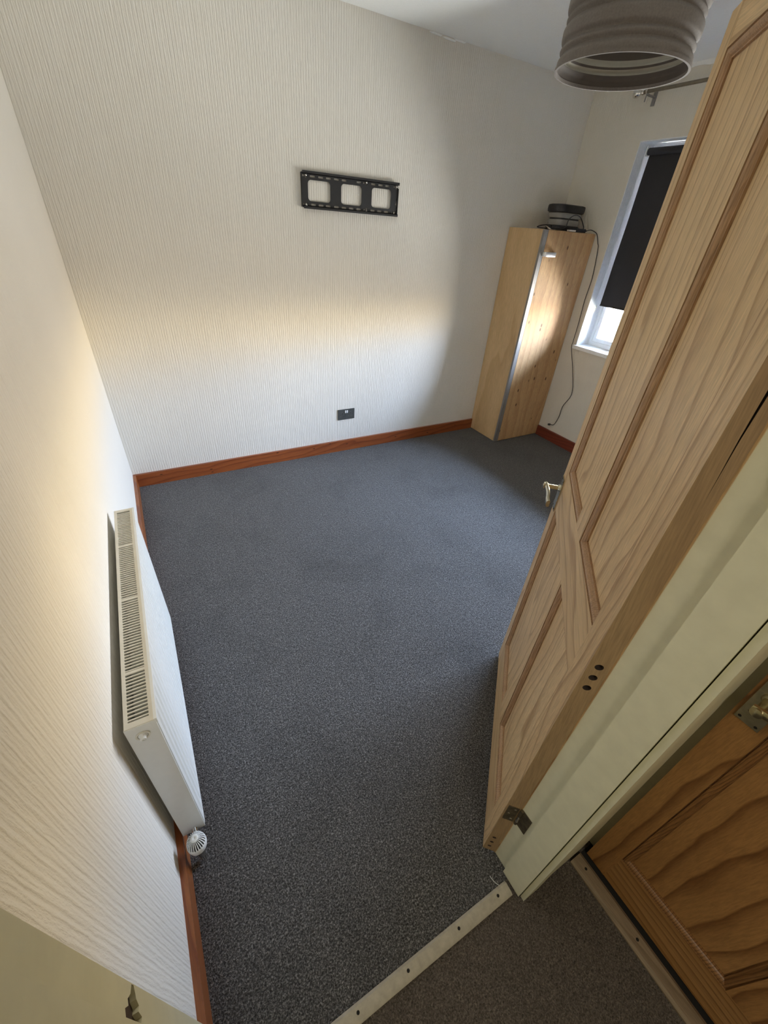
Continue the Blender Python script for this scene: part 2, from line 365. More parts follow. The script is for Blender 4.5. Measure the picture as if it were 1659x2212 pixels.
# threshold strips
thr = empty('threshold_strip'); tag(thr, 'cream painted threshold strip between grey carpet and landing carpet', 'threshold')
bm = bmesh.new(); prism(bm, [(-.036, -.006), (-.036, .002), (-.028, .007), (-.006, .009), (.0, .004), (.0, -.006)], JX0 + .006, .832, 'x'); bev(bm, .001)
obj('strip', bm, M_strip, thr, True)
for x_ in (.20, .332, .478, .645, .79):
    bm = bmesh.new(); lathe(bm, [(.0005, .0092), (.0038, .0094), (.0042, .0075)], 12, Matrix.Translation((x_, -.017, 0)), True); obj('screw', bm, M_dark, thr)
thr2 = empty('threshold_strip'); tag(thr2, 'brown wooden threshold strip in front of the closed dark pine door', 'threshold')
bm = bmesh.new(); prism(bm, [(1.052, -.008), (1.052, .002), (1.060, .009), (1.090, .010), (1.099, .004), (1.099, -.008)], -.85, -.064, 'y')
for v in bm.verts: pass
obj('strip', bm, M_strip2, thr2)
for y_ in (-.10, -.275, -.45, -.62, -.80):
    bm = bmesh.new(); lathe(bm, [(.0005, .0100), (.0040, .0102), (.0044, .008)], 12, Matrix.Translation((1.077, y_, 0)), True); obj('screw', bm, M_dark, thr2)
mkbox('gap_shade', (1.099, 1.154, -.85, -.064, -.02, -.003), M_dark, thr2)  # dark strip added for the shade in the gap under the door

# ------------------------------------------------------------------ panelled doors
DW, DT, DH = .764, .0373, 1.981
def panel_door(root, mv, mh, mm, me_, handle_metal, handle_faces, hinge_z):
    """local: x from the hinge edge, y through the leaf (0 = pin side), z up"""
    st = .062; m0, m1 = .337, .420; R1 = DW - .062
    zb0, zb1, zl0, zl1, zt0, zt1 = .008, .150, .858, 1.000, 1.918, DH
    for x0, x1 in ((0, st), (R1, DW)):
        bm = bmesh.new(); box(bm, x0, x1, 0, DT, zb0, zt1)
        bev(bm, .0016, 2)
        o = obj('stile', bm, [mv, me_], root)
        for f in o.data.polygons:
            if abs(f.normal.x) > .9 and (f.center.x < .001 or f.center.x > DW - .001): f.material_index = 1
        if x0 == 0: hinge_stile = o
    for z0, z1 in ((zb0, zb1), (zl0, zl1), (zt0, zt1)): mkbox('rail', (st, R1, .0004, DT - .0004, z0, z1), mh, root)
    for z0, z1 in ((zb1, zl0), (zl1, zt0)): mkbox('mullion', (m0, m1, .0004, DT - .0004, z0, z1), mv, root)
    for x0, x1 in ((st, m0), (m1, R1)):
        for z0, z1 in ((zb1, zl0), (zl1, zt0)):
            bm = bmesh.new()
            ins = [(0, .0000), (.0006, .0040), (.0024, .0040), (.0030, .0016), (.0060, .0014), (.0095, .0030), (.0125, .0062), (.0145, .0095), (.0170, .0098), (.0174, .0138), (.022, .0139)]
            for sgn, yb in ((1, DT - .0004), (-1, .0004)):
                loops = []
                for d, dep in ins:
                    y_ = yb - sgn * dep
                    loops.append([bm.verts.new(q) for q in ((x0 + d, y_, z0 + d), (x1 - d, y_, z0 + d), (x1 - d, y_, z1 - d), (x0 + d, y_, z1 - d))])
                for a, b in zip(loops, loops[1:]):
                    for i in range(4): bm.faces.new((a[i], a[(i + 1) % 4], b[(i + 1) % 4], b[i]))
            obj('moulding', bm, mm, root)
            bm = bmesh.new(); k = .020; box(bm, x0 + k, x1 - k, .0138, DT - .0138, z0 + k, z1 - k)
            obj('panel', bm, mv, root)
    # hinges
    for hz in hinge_z:
        hg = empty('hinge'); hg.parent = root; hg.location = (0, 0, hz)
        bm = bmesh.new(); box(bm, -.0016, .0008, .004, .032, -.042, .042); bev(bm, .0006, 1); obj('hinge_leaf', bm, M_hinge, hg)
        for k in range(5):
            bm = bmesh.new(); lathe(bm, [(.0046, -.042 + k * .0168 + .0006), (.0046, -.042 + (k + 1) * .0168 - .0006)], 12, Matrix.Translation((-.0035, -.0035, 0)), True)
            obj('knuckle', bm, M_chrome if k in (1, 2) else M_hinge, hg, True)
        for sy, sz in ((.012, .028), (.024, 0), (.012, -.028)):
            bm = bmesh.new(); lathe(bm, [(.0004, 0), (.003, .0004), (.0034, 0)], 10, Matrix.Translation((-.0015, sy, sz)) @ Matrix.Rotation(-PI / 2, 4, 'Y'), True); obj('screw', bm, M_chrome, hg)
    # lever handles
    for face in handle_faces:
        s_ = 1 if face > 0 else -1; yb = DT if face > 0 else 0
        h = empty('handle'); h.parent = root; h.location = (.736, yb, .905)
        bm = bmesh.new(); box(bm, -.021, .021, *sorted((0, s_ * .003)), -.060, .060); bev(bm, .0012, 2); obj('back_plate', bm, handle_metal, h, True)
        for sx in (-.014, .014):
            for sz in (-.052, .052):
                bm = bmesh.new(); lathe(bm, [(.0004, .0034), (.0028, .0036), (.0032, .0028)], 10, Matrix.Translation((sx, 0, sz)) @ Matrix.Rotation(-s_ * PI / 2, 4, 'X'), True); obj('screw', bm, M_dark, h)
        bm = bmesh.new()
        lathe(bm, [(.0125, .002), (.012, .006), (.008, .010), (.0075, .040), (.010, .047), (.010, .056), (.004, .058)], 20, Matrix.Translation((0, 0, .020)) @ Matrix.Rotation(-s_ * PI / 2, 4, 'X'), True)
        obj('spindle_boss', bm, handle_metal, h, True)
        bm = bmesh.new(); secs = []
        for i in range(13):
            u = i / 12; x_ = .010 - .118 * u; hh = .0105 - .003 * math.sin(u * PI) + .0015 * u; yy = .050 - .006 * math.sin(u * PI * .9) + (.0 if u < .85 else -.03 * (u - .85))
            th = .0055
            zc = .020 - .005 * u * u + .004 * math.sin(u * PI)
            secs.append([bm.verts.new((x_, s_ * (yy + a * th), zc + b * hh)) for a, b in ((-1, -.7), (-1, .7), (-.4, 1), (.5, .9), (1, .4), (1, -.4), (.5, -.9), (-.4, -1))])
        for a, b in zip(secs, secs[1:]):
            for k in range(8): bm.faces.new((a[k], a[(k + 1) % 8], b[(k + 1) % 8], b[k]))
        bm.faces.new(secs[0][::-1]); bm.faces.new(secs[-1]); obj('lever', bm, handle_metal, h, True)
    return hinge_stile

d1 = tag(empty('door_1', (.8518, .0681, 0), .7714), 'open light pine panelled door with lever handle', None, None, 'structure')
hs_ = panel_door(d1, M_pine, M_pine_h, M_pine_mould, M_pine_edge, M_brass, (1, -1), (.295, 1.74))
# dowel holes and the split in the hinge edge
bm = bmesh.new()
for z_ in (.964, .932, .899): lathe(bm, [(.0078, -.003), (.0078, .040)], 20, Matrix.Translation((0, .0185, z_)) @ Matrix.Rotation(PI / 2, 4, 'Y'), True)
for z_ in (.106, .070, .037): lathe(bm, [(.0058, -.003), (.0058, .030)], 16, Matrix.Translation((0, .0220, z_)) @ Matrix.Rotation(PI / 2, 4, 'Y'), True)
sp = [(.0135, 1.33), (.0158, 1.42), (.0150, 1.50), (.0165, 1.62), (.0160, 1.85), (.0195, 1.85), (.0200, 1.62), (.0190, 1.50), (.0175, 1.42)]
prism(bm, sp, -.002, .022, 'x')
cut(hs_, bm)
hs_.data.materials.append(M_hole_wood)
for f in hs_.data.polygons:
    if .002 < f.center.x < .045 and .006 < f.center.y < .030 and .02 < f.center.z < 1.97: f.material_index = 2  # hole and split walls coloured dark for the shade inside them
for z_ in (.964, .932, .899):
    bm = bmesh.new(); lathe(bm, [(.0076, .014), (.0076, .016)], 16, Matrix.Translation((0, .0185, z_)) @ Matrix.Rotation(PI / 2, 4, 'Y'), True); obj('dowel', bm, M_hole_wood, d1)
# frame side leaf of the lower hinge
fl = mkbox('hinge_leaf', (JX1 - .0015, JX1 + .0004, .032, .064, .253, .337), M_hinge, fr_, .0005, 1)

d2 = tag(empty('door_2', (1.151, -.838, 0), PI / 2), 'closed dark pine panelled door across the landing', None, None, 'structure')
panel_door(d2, M_opine, M_opine_h, M_opine_mould, M_opine, M_brass, (1,), ())

# ------------------------------------------------------------------ window
wn = tag(empty('window_1', (W, 0, 0)), 'white plastic window half hidden by the pine door', None, None, 'structure')
GX = .150
bm = bmesh.new()
r = .006
for d in ((-.001, GX, WY1 - r, WY1, WZ0, WZ1), (-.001, GX, WY0, WY0 + r, WZ0, WZ1), (-.001, GX, WY0, WY1, WZ1 - r, WZ1)): box(bm, *d)
obj('reveal', bm, M_reveal, wn)
bm = bmesh.new(); box(bm, -.022, GX + .05, WY0 - .03, WY1 + .012, WZ0 - .028, WZ0); 
bev(bm, .004, 3); obj('window_sill', bm, M_white, wn, True)
def rect_frame(bm, x0, x1, y0, y1, z0, z1, w):
    for d in ((x0, x1, y0, y0 + w, z0, z1), (x0, x1, y1 - w, y1, z0, z1), (x0, x1, y0 + w, y1 - w, z0, z0 + w), (x0, x1, y0 + w, y1 - w, z1 - w, z1)): box(bm, *d)
bm = bmesh.new(); rect_frame(bm, GX, GX + .065, WY0, WY1, WZ0, WZ1, .030); bev(bm, .003); obj('window_frame', bm, M_white, wn, True)
YM = (WY0 + WY1) / 2
mkbox('mullion', (GX + .002, GX + .063, YM - .03, YM + .03, WZ0 + .03, WZ1 - .03), M_white, wn, .003)
for y0, y1 in ((YM + .03, WY1 - .03), (WY0 + .03, YM - .03)):
    sh = bmesh.new(); rect_frame(sh, GX + .006, GX + .055, y0 + .001, y1 - .001, WZ0 + .031, WZ1 - .031, .030); bev(sh, .004); s_o = obj('sash', sh, M_white, wn, True)
    bm = bmesh.new(); rect_frame(bm, GX + .020, GX + .028, y0 + .028, y1 - .028, WZ0 + .058, WZ1 - .058, .005); obj('gasket', bm, M_black, s_o)
    mkbox('pane', (GX + .024, GX + .028, y0 + .030, y1 - .030, WZ0 + .060, WZ1 - .060), M_glass, s_o)

# roller blind
rb = tag(empty('roller_blind', (W + .092, 0, 0)), 'charcoal blackout roller blind pulled most of the way down the window', 'blind')
BY0, BY1 = WY0 + .02, 2.296
bm = bmesh.new(); n_ = 24; secs = []
for i in range(n_ + 1):
    z_ = 2.125 - (2.125 - 1.178) * i / n_
    row = []
    for j in range(13):
        y_ = BY0 + (BY1 - BY0) * j / 12
        row.append((.018 + .0015 * math.sin(i * .5) * math.sin(j * .9), y_, z_ + (0.004 * math.sin(j * .8) if i == n_ else 0)))
    secs.append(row)
fv = [[bm.verts.new(p_) for p_ in row] for row in secs]; bv = [[bm.verts.new((p_[0] + .0008, p_[1], p_[2])) for p_ in row] for row in secs]
for G in (fv, bv):
    for i in range(n_):
        for j in range(12): bm.faces.new((G[i][j], G[i][j + 1], G[i + 1][j + 1], G[i + 1][j]))
for i in range(n_):
    for j in (0, 12): bm.faces.new((fv[i][j], fv[i + 1][j], bv[i + 1][j], bv[i][j]))
obj('blind_fabric', bm, M_blind, rb, True)
bm = bmesh.new(); lathe(bm, [(.001, BY0), (.020, BY0), (.020, BY1), (.001, BY1)], 24, Matrix.Translation((0, 0, 2.135)) @ Matrix.Rotation(-PI / 2, 4, 'X')); obj('roller', bm, M_blind, rb, True)
bm = bmesh.new(); lathe(bm, [(.001, BY0 + .002), (.006, BY0 + .002), (.006, BY1 - .002), (.001, BY1 - .002)], 12, Matrix.Translation((.018, 0, 1.183)) @ Matrix.Rotation(-PI / 2, 4, 'X')); obj('bottom_bar', bm, M_blind, rb, True)
for y_ in (BY1 + .003, BY0 - .009):
    mkbox('end_bracket', (-.024, .026, y_, y_ + .005, 2.11, 2.165), M_white, rb, .002)
bm = bmesh.new()
for k, (y_, x_) in enumerate(((2.308, -.030), (2.300, -.036))):
    for i in range(130):
        z_ = 2.12 - i * .0075
        if z_ < 1.16: break
        bmesh.ops.create_icosphere(bm, subdivisions=1, radius=.0022, matrix=Matrix.Translation((x_ + .001 * math.sin(i * .3), y_ + .003 * math.sin(i * .11 + k), z_)))
o = obj('bead_chain', bm, M_white, rb); o['kind'] = 'stuff'
bm = bmesh.new()
for c_ in (((-.030, 2.310, 1.185), (-.036, 2.302, 1.155), (-.030, 2.285, 1.165), (-.026, 2.298, 1.18)), ((-.030, 2.308, 1.16), (-.038, 2.296, 1.125), (-.030, 2.288, 1.15))):
    tube(bm, spline(c_, 6), .002, 6)
obj('chain_guide', bm, M_wax, rb, True)

# curtain pole
cp = tag(empty('curtain_pole', (W - .09, 0, 2.405)), 'thin metal curtain pole over the window with ball finial', 'curtain pole')
bm = bmesh.new(); lathe(bm, [(.0005, .75), (.0095, .75), (.0095, 2.335), (.0005, 2.335)], 20, Matrix.Rotation(-PI / 2, 4, 'X')); obj('rod', bm, M_pole, cp, True)
bm = bmesh.new()
lathe(bm, [(.0005, 2.335), (.013, 2.335), (.015, 2.345), (.010, 2.352), (.007, 2.360), (.015, 2.366), (.021, 2.378), (.023, 2.390), (.021, 2.402), (.014, 2.413), (.0005, 2.418)], 24, Matrix.Rotation(-PI / 2, 4, 'X')); obj('finial', bm, M_chrome, cp, True)
for y_ in (2.315, .80):
    b_ = empty('bracket'); b_.parent = cp; b_.location = (0, y_, 0)
    bm = bmesh.new(); tube(bm, [(.003, 0, -.012), (.03, 0, -.014), (.088, 0, -.014)], .006, 10); obj('bracket_arm', bm, M_alu, b_, True)
    mkbox('wall_plate', (.083, .0895, -.012, .012, -.055, .025), M_alu, b_, .002)
    bm = bmesh.new(); lathe(bm, [(.0105, -.006), (.0135, -.006), (.0135, .006), (.0105, .006), (.0105, -.006)], 20, Matrix.Rotation(-PI / 2, 4, 'X')); obj('bracket_ring', bm, M_chrome, b_, True)
    bm = bmesh.new(); tube(bm, [(0, 0, -.012), (-.002, 0, -.048)], .0035, 8); obj('set_screw', bm, M_alu, b_, True)

# ------------------------------------------------------------------ corner cupboard
CX0, CX1, CY0, CY1, CH = 2.957, W - .003, 2.449, L - .003, 1.6546
cb = tag(empty('cupboard', (CX0, CY0, 0)), 'tall narrow light wood cupboard with knotty door in the far right corner', 'cupboard')
w_, d_ = CX1 - CX0, CY1 - CY0
mkbox('side_panel', (0, .018, .0195, d_, 0.004, CH), M_beech, cb)
mkbox('side_panel', (w_ - .018, w_, .0195, d_, 0.004, CH), M_beech, cb)
mkbox('top_panel', (.018, w_ - .018, .0195, d_, CH - .018, CH), M_beech, cb)
mkbox('bottom_panel', (.018, w_ - .018, .0195, d_, .004, .05), M_beech, cb)
mkbox('back_panel', (.018, w_ - .018, d_ - .006, d_, .05, CH - .018), M_beech, cb)
mkbox('edge_strip', (-.0005, .037, .0, .0192, .004, CH - .001), M_alu, cb, .0015)
dr = mkbox('door', (.0395, w_ - .001, .0, .0185, .006, CH - .004), M_cpine, cb, .0012)
hd = empty('handle'); hd.parent = dr; hd.location = (.0, 0, 1.505)
bm = bmesh.new(); path = spline([(.034, .001, 0), (.035, -.016, 0), (.044, -.026, 0), (.09, -.029, 0), (.137, -.026, 0), (.148, -.016, 0), (.149, .001, 0)], 6); secs = []
for i, p_ in enumerate(path):
    t_ = (path[min(i + 1, len(path) - 1)] - path[max(i - 1, 0)]).normalized(); n_ = Vector((-t_.y, t_.x, 0)) * .0032
    secs.append([bm.verts.new(p_ + n_ * a + Vector((0, 0, .0145 * b))) for a, b in ((-1, -.8), (-.5, -1), (.5, -1), (1, -.8), (1, .8), (.5, 1), (-.5, 1), (-1, .8))])
for a, b in zip(secs, secs[1:]):
    for k in range(8): bm.faces.new((a[k], a[(k + 1) % 8], b[(k + 1) % 8], b[k]))
bm.faces.new(secs[0][::-1]); bm.faces.new(secs[-1])
obj('bar', bm, M_handle, hd, True)
for x_ in (.034, .149):
    bm = bmesh.new(); lathe(bm, [(.001, .0), (.0085, .0), (.0085, .004), (.001, .004)], 16, Matrix.Translation((x_, 0, 0)) @ Matrix.Rotation(PI / 2, 4, 'X')); obj('rose', bm, M_chrome, hd, True)

# things on the cupboard
def rrect(w, d, r, n=6):
    out = []
    for cx, cy, a0 in ((w / 2 - r, d / 2 - r, 0), (-w / 2 + r, d / 2 - r, PI / 2), (-w / 2 + r, -d / 2 + r, PI), (w / 2 - r, -d / 2 + r, 1.5 * PI)):
        for i in range(n + 1): a = a0 + i * PI / 2 / n; out.append((cx + r * math.cos(a), cy + r * math.sin(a)))
    return out
def loft(bm, layers):
    rings = [[bm.verts.new((x, y, z)) for x, y in poly] for poly, z in layers]; n = len(rings[0])
    for a, b in zip(rings, rings[1:]):
        for i in range(n): bm.faces.new((a[i], a[(i + 1) % n], b[(i + 1) % n], b[i]))
    bm.faces.new(rings[0][::-1]); bm.faces.new(rings[-1])
TZ = CH + .0005
dv = tag(empty('desk_speaker', (3.318, 2.625, TZ), .04), 'black and grey electronic unit with rounded black cap on the cupboard', 'speaker')
bm = bmesh.new(); loft(bm, [(rrect(.270, .14, .05), 0), (rrect(.285, .15, .055), .006), (rrect(.280, .148, .055), .028), (rrect(.262, .136, .05), .034)]); obj('base', bm, M_black, dv, True)
bm = bmesh.new(); loft(bm, [(rrect(.255, .13, .045), .034), (rrect(.262, .136, .05), .044), (rrect(.262, .136, .05), .064), (rrect(.252, .128, .045), .070)]); obj('body', bm, M_grey, dv, True)
bm = bmesh.new(); loft(bm, [(rrect(.246, .124, .045), .070), (rrect(.246, .124, .045), .080)]); obj('seam', bm, M_black, dv, True)
bm = bmesh.new(); loft(bm, [(rrect(.255, .13, .045), .080), (rrect(.268, .14, .05), .088), (rrect(.272, .142, .05), .106), (rrect(.262, .134, .05), .112)]); obj('body', bm, M_grey, dv, True)
bm = bmesh.new(); loft(bm, [(rrect(.280, .140, .05), .112), (rrect(.304, .158, .06), .118), (rrect(.312, .164, .065), .130), (rrect(.312, .164, .065), .148), (rrect(.304, .158, .06), .158), (rrect(.27, .13, .05), .163)]); obj('cap', bm, M_black, dv, True)

ad = tag(empty('power_adapter', (3.345, 2.478, TZ), -.08), 'small black power adapter at the front edge of the cupboard top', 'adapter')
bm = bmesh.new(); box(bm, -.055, .045, -.022, .022, 0, .022); bev(bm, .004); obj('case', bm, M_black, ad, True)
bm = bmesh.new(); lathe(bm, [(.008, .0), (.008, .012), (.005, .030)], 12, Matrix.Translation((.044, 0, .012)) @ Matrix.Rotation(PI / 2, 4, 'Y'), True); obj('strain_relief', bm, M_black, ad, True)
cd = bmesh.new()
g_ = [[cd.verts.new((3.00 + .014 * i - .006 * j, 2.452 + .003 * i + .010 * j, TZ + .001 + (.020 * math.sin(min(1, j / 3 + .0) * PI * .5) if i < 3 else .004 * j * .5) * (1 - i / 6))) for j in range(4)] for i in range(7)]
for i in range(6):
    for j in range(3): cd.faces.new((g_[i][j], g_[i + 1][j], g_[i + 1][j + 1], g_[i][j + 1]))
o = obj('card', cd, M_card); m_ = o.modifiers.new('s', 'SOLIDIFY'); m_.thickness = .0008; m_.offset = 1
tag(o, 'curled pale paper card at the grey strip end of the cupboard top', 'card')
cd = bmesh.new(); loft(cd, [(rrect(.062, .030, .004, 3), 0), (rrect(.062, .030, .004, 3), .010)]); o = obj('tag_card', cd, M_card, loc=(3.250, 2.468, TZ)); o.rotation_euler = (0, 0, -.1)
tag(o, 'flat pinkish white label block lying left of the adapter', 'card')

bm = bmesh.new()
tube(bm, spline([(3.16, 2.58, TZ + .006), (3.10, 2.54, TZ + .028), (2.99, 2.51, TZ + .024), (2.925, 2.50, TZ + .010), (2.975, 2.49, TZ + .006), (3.08, 2.50, TZ + .010), (3.17, 2.50, TZ + .012), (3.20, 2.485, TZ + .03),
                 (3.205, 2.48, TZ + .070), (3.25, 2.475, TZ + .098), (3.315, 2.475, TZ + .090), (3.375, 2.475, TZ + .040), (3.385, 2.477, TZ + .022)], 10), .0032, 8)
tag(obj('power_cable', bm, M_black, None, True), 'looped thin black cable lying on top of the cupboard', 'cable')
cab = tag(empty('hanging_cable', (3.42, 2.47, TZ)), 'thin black cable hanging from the cupboard past the window sill', 'cable')
P0 = Vector((3.42, 2.47, TZ))
ctrl = [(3.418, 2.475, TZ + .012), (3.45, 2.462, TZ + .020), (3.482, 2.446, TZ + .012), (3.500, 2.430, TZ - .006), (3.503, 2.405, 1.60), (3.503, 2.385, 1.555), (3.503, 2.358, 1.371), (3.503, 2.362, 1.204),
        (3.500, 2.350, 1.035), (3.484, 2.336, .900), (3.484, 2.330, .840), (3.498, 2.262, .675), (3.503, 2.200, .489), (3.503, 2.248, .352), (3.503, 2.252, .252), (3.50, 2.275, .166), (3.50, 2.318, .150)]
bm = bmesh.new(); tube(bm, [p_ - P0 for p_ in spline(ctrl, 10)], .0028, 8); obj('cord', bm, M_black, cab, True)
bm = bmesh.new(); lathe(bm, [(.003, -.004), (.007, 0), (.009, .004), (.009, .022), (.004, .024)], 14, Matrix.Translation(Vector((3.50, 2.316, .150)) - P0) @ Matrix.Rotation(-PI / 2 - .35, 4, 'X'), True); obj('plug', bm, M_black, cab, True)

# ------------------------------------------------------------------ TV wall bracket
BX, BZ, BW, BH = 1.2788, 1.6513, .6558, .1778
tv = tag(empty('tv_wall_bracket', (BX, L, BZ)), 'black slotted steel television bracket with three square openings on the far wall', 'bracket')
bm = bmesh.new(); box(bm, 0.006, BW - .004, -.0105, -.0085, 0.006, BH - .006); pl = obj('mounting_plate', bm, M_steel_black, tv)
bm = bmesh.new()
def rr2(x0, x1, z0, z1, r, n=5): return [(x0 + (x1 - x0) / 2 + a, z0 + (z1 - z0) / 2 + b) for a, b in rrect(x1 - x0, z1 - z0, r, n)]
for x0, x1 in ((.041, .183), (.254, .393), (.464, .604)): prism(bm, rr2(x0, x1, .038, .138, .018), -.02, 0, 'y')
for x_ in (.070, .122, .171, .222, .273, .372, .473, .524, .574): prism(bm, rr2(x_ - .0165, x_ + .0165, .1495, .1585, .0042, 3), -.02, 0, 'y')
for x_ in (.072, .122, .168, .223, .273, .323, .374, .474, .524, .575): prism(bm, rr2(x_ - .0165, x_ + .0165, .0170, .0260, .0042, 3), -.02, 0, 'y')
for x_, z_ in ((.029, .155), (.423, .155), (.640, .154), (.028, .0215), (.430, .0215), (.634, .0215)):
    prism(bm, rr2(x_ - .006, x_ + .006, z_ - .010, z_ + .010, .0055, 4), -.02, 0, 'y')
    prism(bm, rr2(x_ - .022, x_ - .010, z_ - .004, z_ + .004, .0035, 3), -.02, 0, 'y')
prism(bm, [(BW, .045), (BW - .012, .05), (BW - .010, .058), (BW - .016, .064), (BW - .010, .085), (BW - .004, .10), (BW, .10)], -.02, 0, 'y')
cut(pl, bm)
for z0, z1, zz in ((BH - .014, BH, 1), (0, .014, -1)):
    bm = bmesh.new()
    box(bm, 0.004 if zz > 0 else 0.008, BW, -.024, -.0205, z0, z1); box(bm, 0.004 if zz > 0 else 0.008, BW, -.024, -.009, z1 - .0025 if zz < 0 else z0, z1 if zz < 0 else z0 + .0025)
    obj('hook_rail', bm, M_steel_black, tv)
bm = bmesh.new(); bm.free()
mkbox('side_flange', (0, .0028, -.019, -.0005, .008, BH - .008), M_steel_black, tv); mkbox('side_flange', (BW - .0028, BW, -.016, -.0005, .012, BH - .03), M_steel_black, tv)
for x_, z_ in ((.029, .158), (.423, .159), (.640, .157), (.028, .0185), (.634, .0185)):
    bm = bmesh.new(); lathe(bm, [(.0062, -.001), (.0062, .0125), (.003, .015), (.0005, .015)], 12, Matrix.Translation((x_, 0, z_)) @ Matrix.Rotation(PI / 2, 4, 'X')); obj('bolt', bm, M_chrome, tv, True)

# ------------------------------------------------------------------ double socket
so = tag(empty('wall_socket', (1.5188, L, .274)), 'dark metal double power socket low on the far wall', 'socket')
bm = bmesh.new(); box(bm, 0, .146, -.0055, -.0002, 0, .086); bev(bm, .0012); fp = obj('face_plate', bm, M_plate, so, True)
bm = bmesh.new()
for cx in (.036, .110):
    for dx, dz, w_2, h_2 in ((0, .050, .0045, .0085), (-.011, .027, .0075, .0035), (.011, .027, .0075, .0035)):
        prism(bm, rr2(cx + dx - w_2, cx + dx + w_2, dz - h_2, dz + h_2, .001, 2), -.02, -.002, 'y')
cut(fp, bm)
for cx in (.036, .110):
    for dx, dz, w_2, h_2 in ((0, .050, .0045, .0085), (-.011, .027, .0075, .0035), (.011, .027, .0075, .0035)):
        bm = bmesh.new(); a = rr2(cx + dx - w_2 - .0011, cx + dx + w_2 + .0011, dz - h_2 - .0011, dz + h_2 + .0011, .002, 3); b = rr2(cx + dx - w_2, cx + dx + w_2, dz - h_2, dz + h_2, .001, 3)
        va = [bm.verts.new((x_, -.0058, z_)) for x_, z_ in a]; vb = [bm.verts.new((x_, -.0058, z_)) for x_, z_ in b]
        vc = [bm.verts.new((x_, -.0050, z_)) for x_, z_ in a]; vd = [bm.verts.new((x_, -.0050, z_)) for x_, z_ in b]
        n = len(a)
        for i in range(n):
            j = (i + 1) % n; bm.faces.new((va[i], va[j], vb[j], vb[i])); bm.faces.new((va[i], va[j], vc[j], vc[i])); bm.faces.new((vb[i], vb[j], vd[j], vd[i]))
        obj('pin_surround', bm, M_alu, so)
for x_ in (.0655, .0805):
    bm = bmesh.new(); loft(bm, [(rrect(.011, .022, .002, 3), 0), (rrect(.010, .021, .002, 3), .004)])
    o = obj('switch', bm, M_switch, so, True, (x_, -.0055, .066)); o.rotation_euler = (PI / 2 + .12, 0, 0)

# ------------------------------------------------------------------ radiator
RB, RT, Z0, Z1, Y0, Y1 = .0213, .0826, .091, .6911, .523, 1.4053
ra = tag(empty('radiator', (0, Y0, 0)), 'white ribbed panel radiator with slotted top on the left wall', 'radiator')
LY = Y1 - Y0
bm = bmesh.new(); rows = []
per = .0333; n = int((LY - .04) / per); m = (LY - n * per) / 2
prof = [(0.004, 0)]
for i in range(n):
    a = m + i * per; prof += [(a, 0), (a + .005, -.0085), (a + .013, -.0085), (a + .018, 0)]
prof += [(LY - m, 0), (LY - .004, 0)]
zs = [(Z0 + .004, 0), (Z0 + .012, 0), (Z0 + .028, 1), (Z1 - .040, 1), (Z1 - .024, 0), (Z1 - .004, 0)]
G = [[bm.verts.new((RT + q * k_, y_, z_)) for y_, q in prof] for z_, k_ in zs]
for i in range(len(G) - 1):
    for j in range(len(prof) - 1): bm.faces.new((G[i][j], G[i][j + 1], G[i + 1][j + 1], G[i + 1][j]))
Bk = [[bm.verts.new((RT - .009, y_, z_)) for y_ in (.004, LY - .004)] for z_ in (Z0 + .004, Z1 - .004)]
bm.faces.new((Bk[0][0], Bk[1][0], Bk[1][1], Bk[0][1]))
bm.faces.new([G[0][j] for j in range(len(prof))] + [Bk[0][1], Bk[0][0]]); bm.faces.new([G[-1][j] for j in range(len(prof))] + [Bk[1][1], Bk[1][0]])
bm.faces.new([G[i][0] for i in range(6)] + [Bk[1][0], Bk[0][0]]); bm.faces.new([G[i][-1] for i in range(6)] + [Bk[1][1], Bk[0][1]])
obj('front_panel', bm, M_rad, ra, True)
mkbox('front_lip', (RT - .0045, RT + .0015, 0, LY, Z1 - .014, Z1 + .001), M_rad, ra, .0015)
mkbox('back_panel', (RB, RB + .004, .002, LY - .002, Z0 + .01, Z1 - .002), M_rad, ra)
sd = mkbox('side_panel', (RB - .001, RT - .0015, -.0018, .0018, Z0, Z1 - .002), M_rad, ra, .0012)
mkbox('side_panel', (RB - .001, RT - .0015, LY - .0018, LY + .0018, Z0, Z1 - .002), M_rad, ra, .0012)
# side panel has a round opening at the top tapping
bm = bmesh.new(); lathe(bm, [(.0130, -.01), (.0130, .01)], 28, Matrix.Translation((.0485, 0, .653)) @ Matrix.Rotation(PI / 2, 4, 'X'), True); cut(sd, bm)
tp = empty('tapping_plug'); tp.parent = ra; tp.location = (.0485, 0, .653)
for nm, pf, mt in (('plug_seat', [(.0128, -.006), (.0128, .0018), (.0146, .0026), (.0146, .0036), (.0108, .0036), (.0108, -.004)], M_rad_cream), ('plug_nut', [(.0095, -.004), (.0095, .003), (.0065, .004), (.0062, .013), (.0030, .014), (.0028, .010), (.0005, .010)], M_rad)):
    bm = bmesh.new(); lathe(bm, pf, 24, Matrix.Rotation(PI / 2, 4, 'X')); obj(nm, bm, mt, tp, True)
bm = bmesh.new(); lathe(bm, [(.0126, -.0042), (.0005, -.0042)], 20, Matrix.Rotation(PI / 2, 4, 'X')); obj('plug_recess', bm, M_dark, tp)
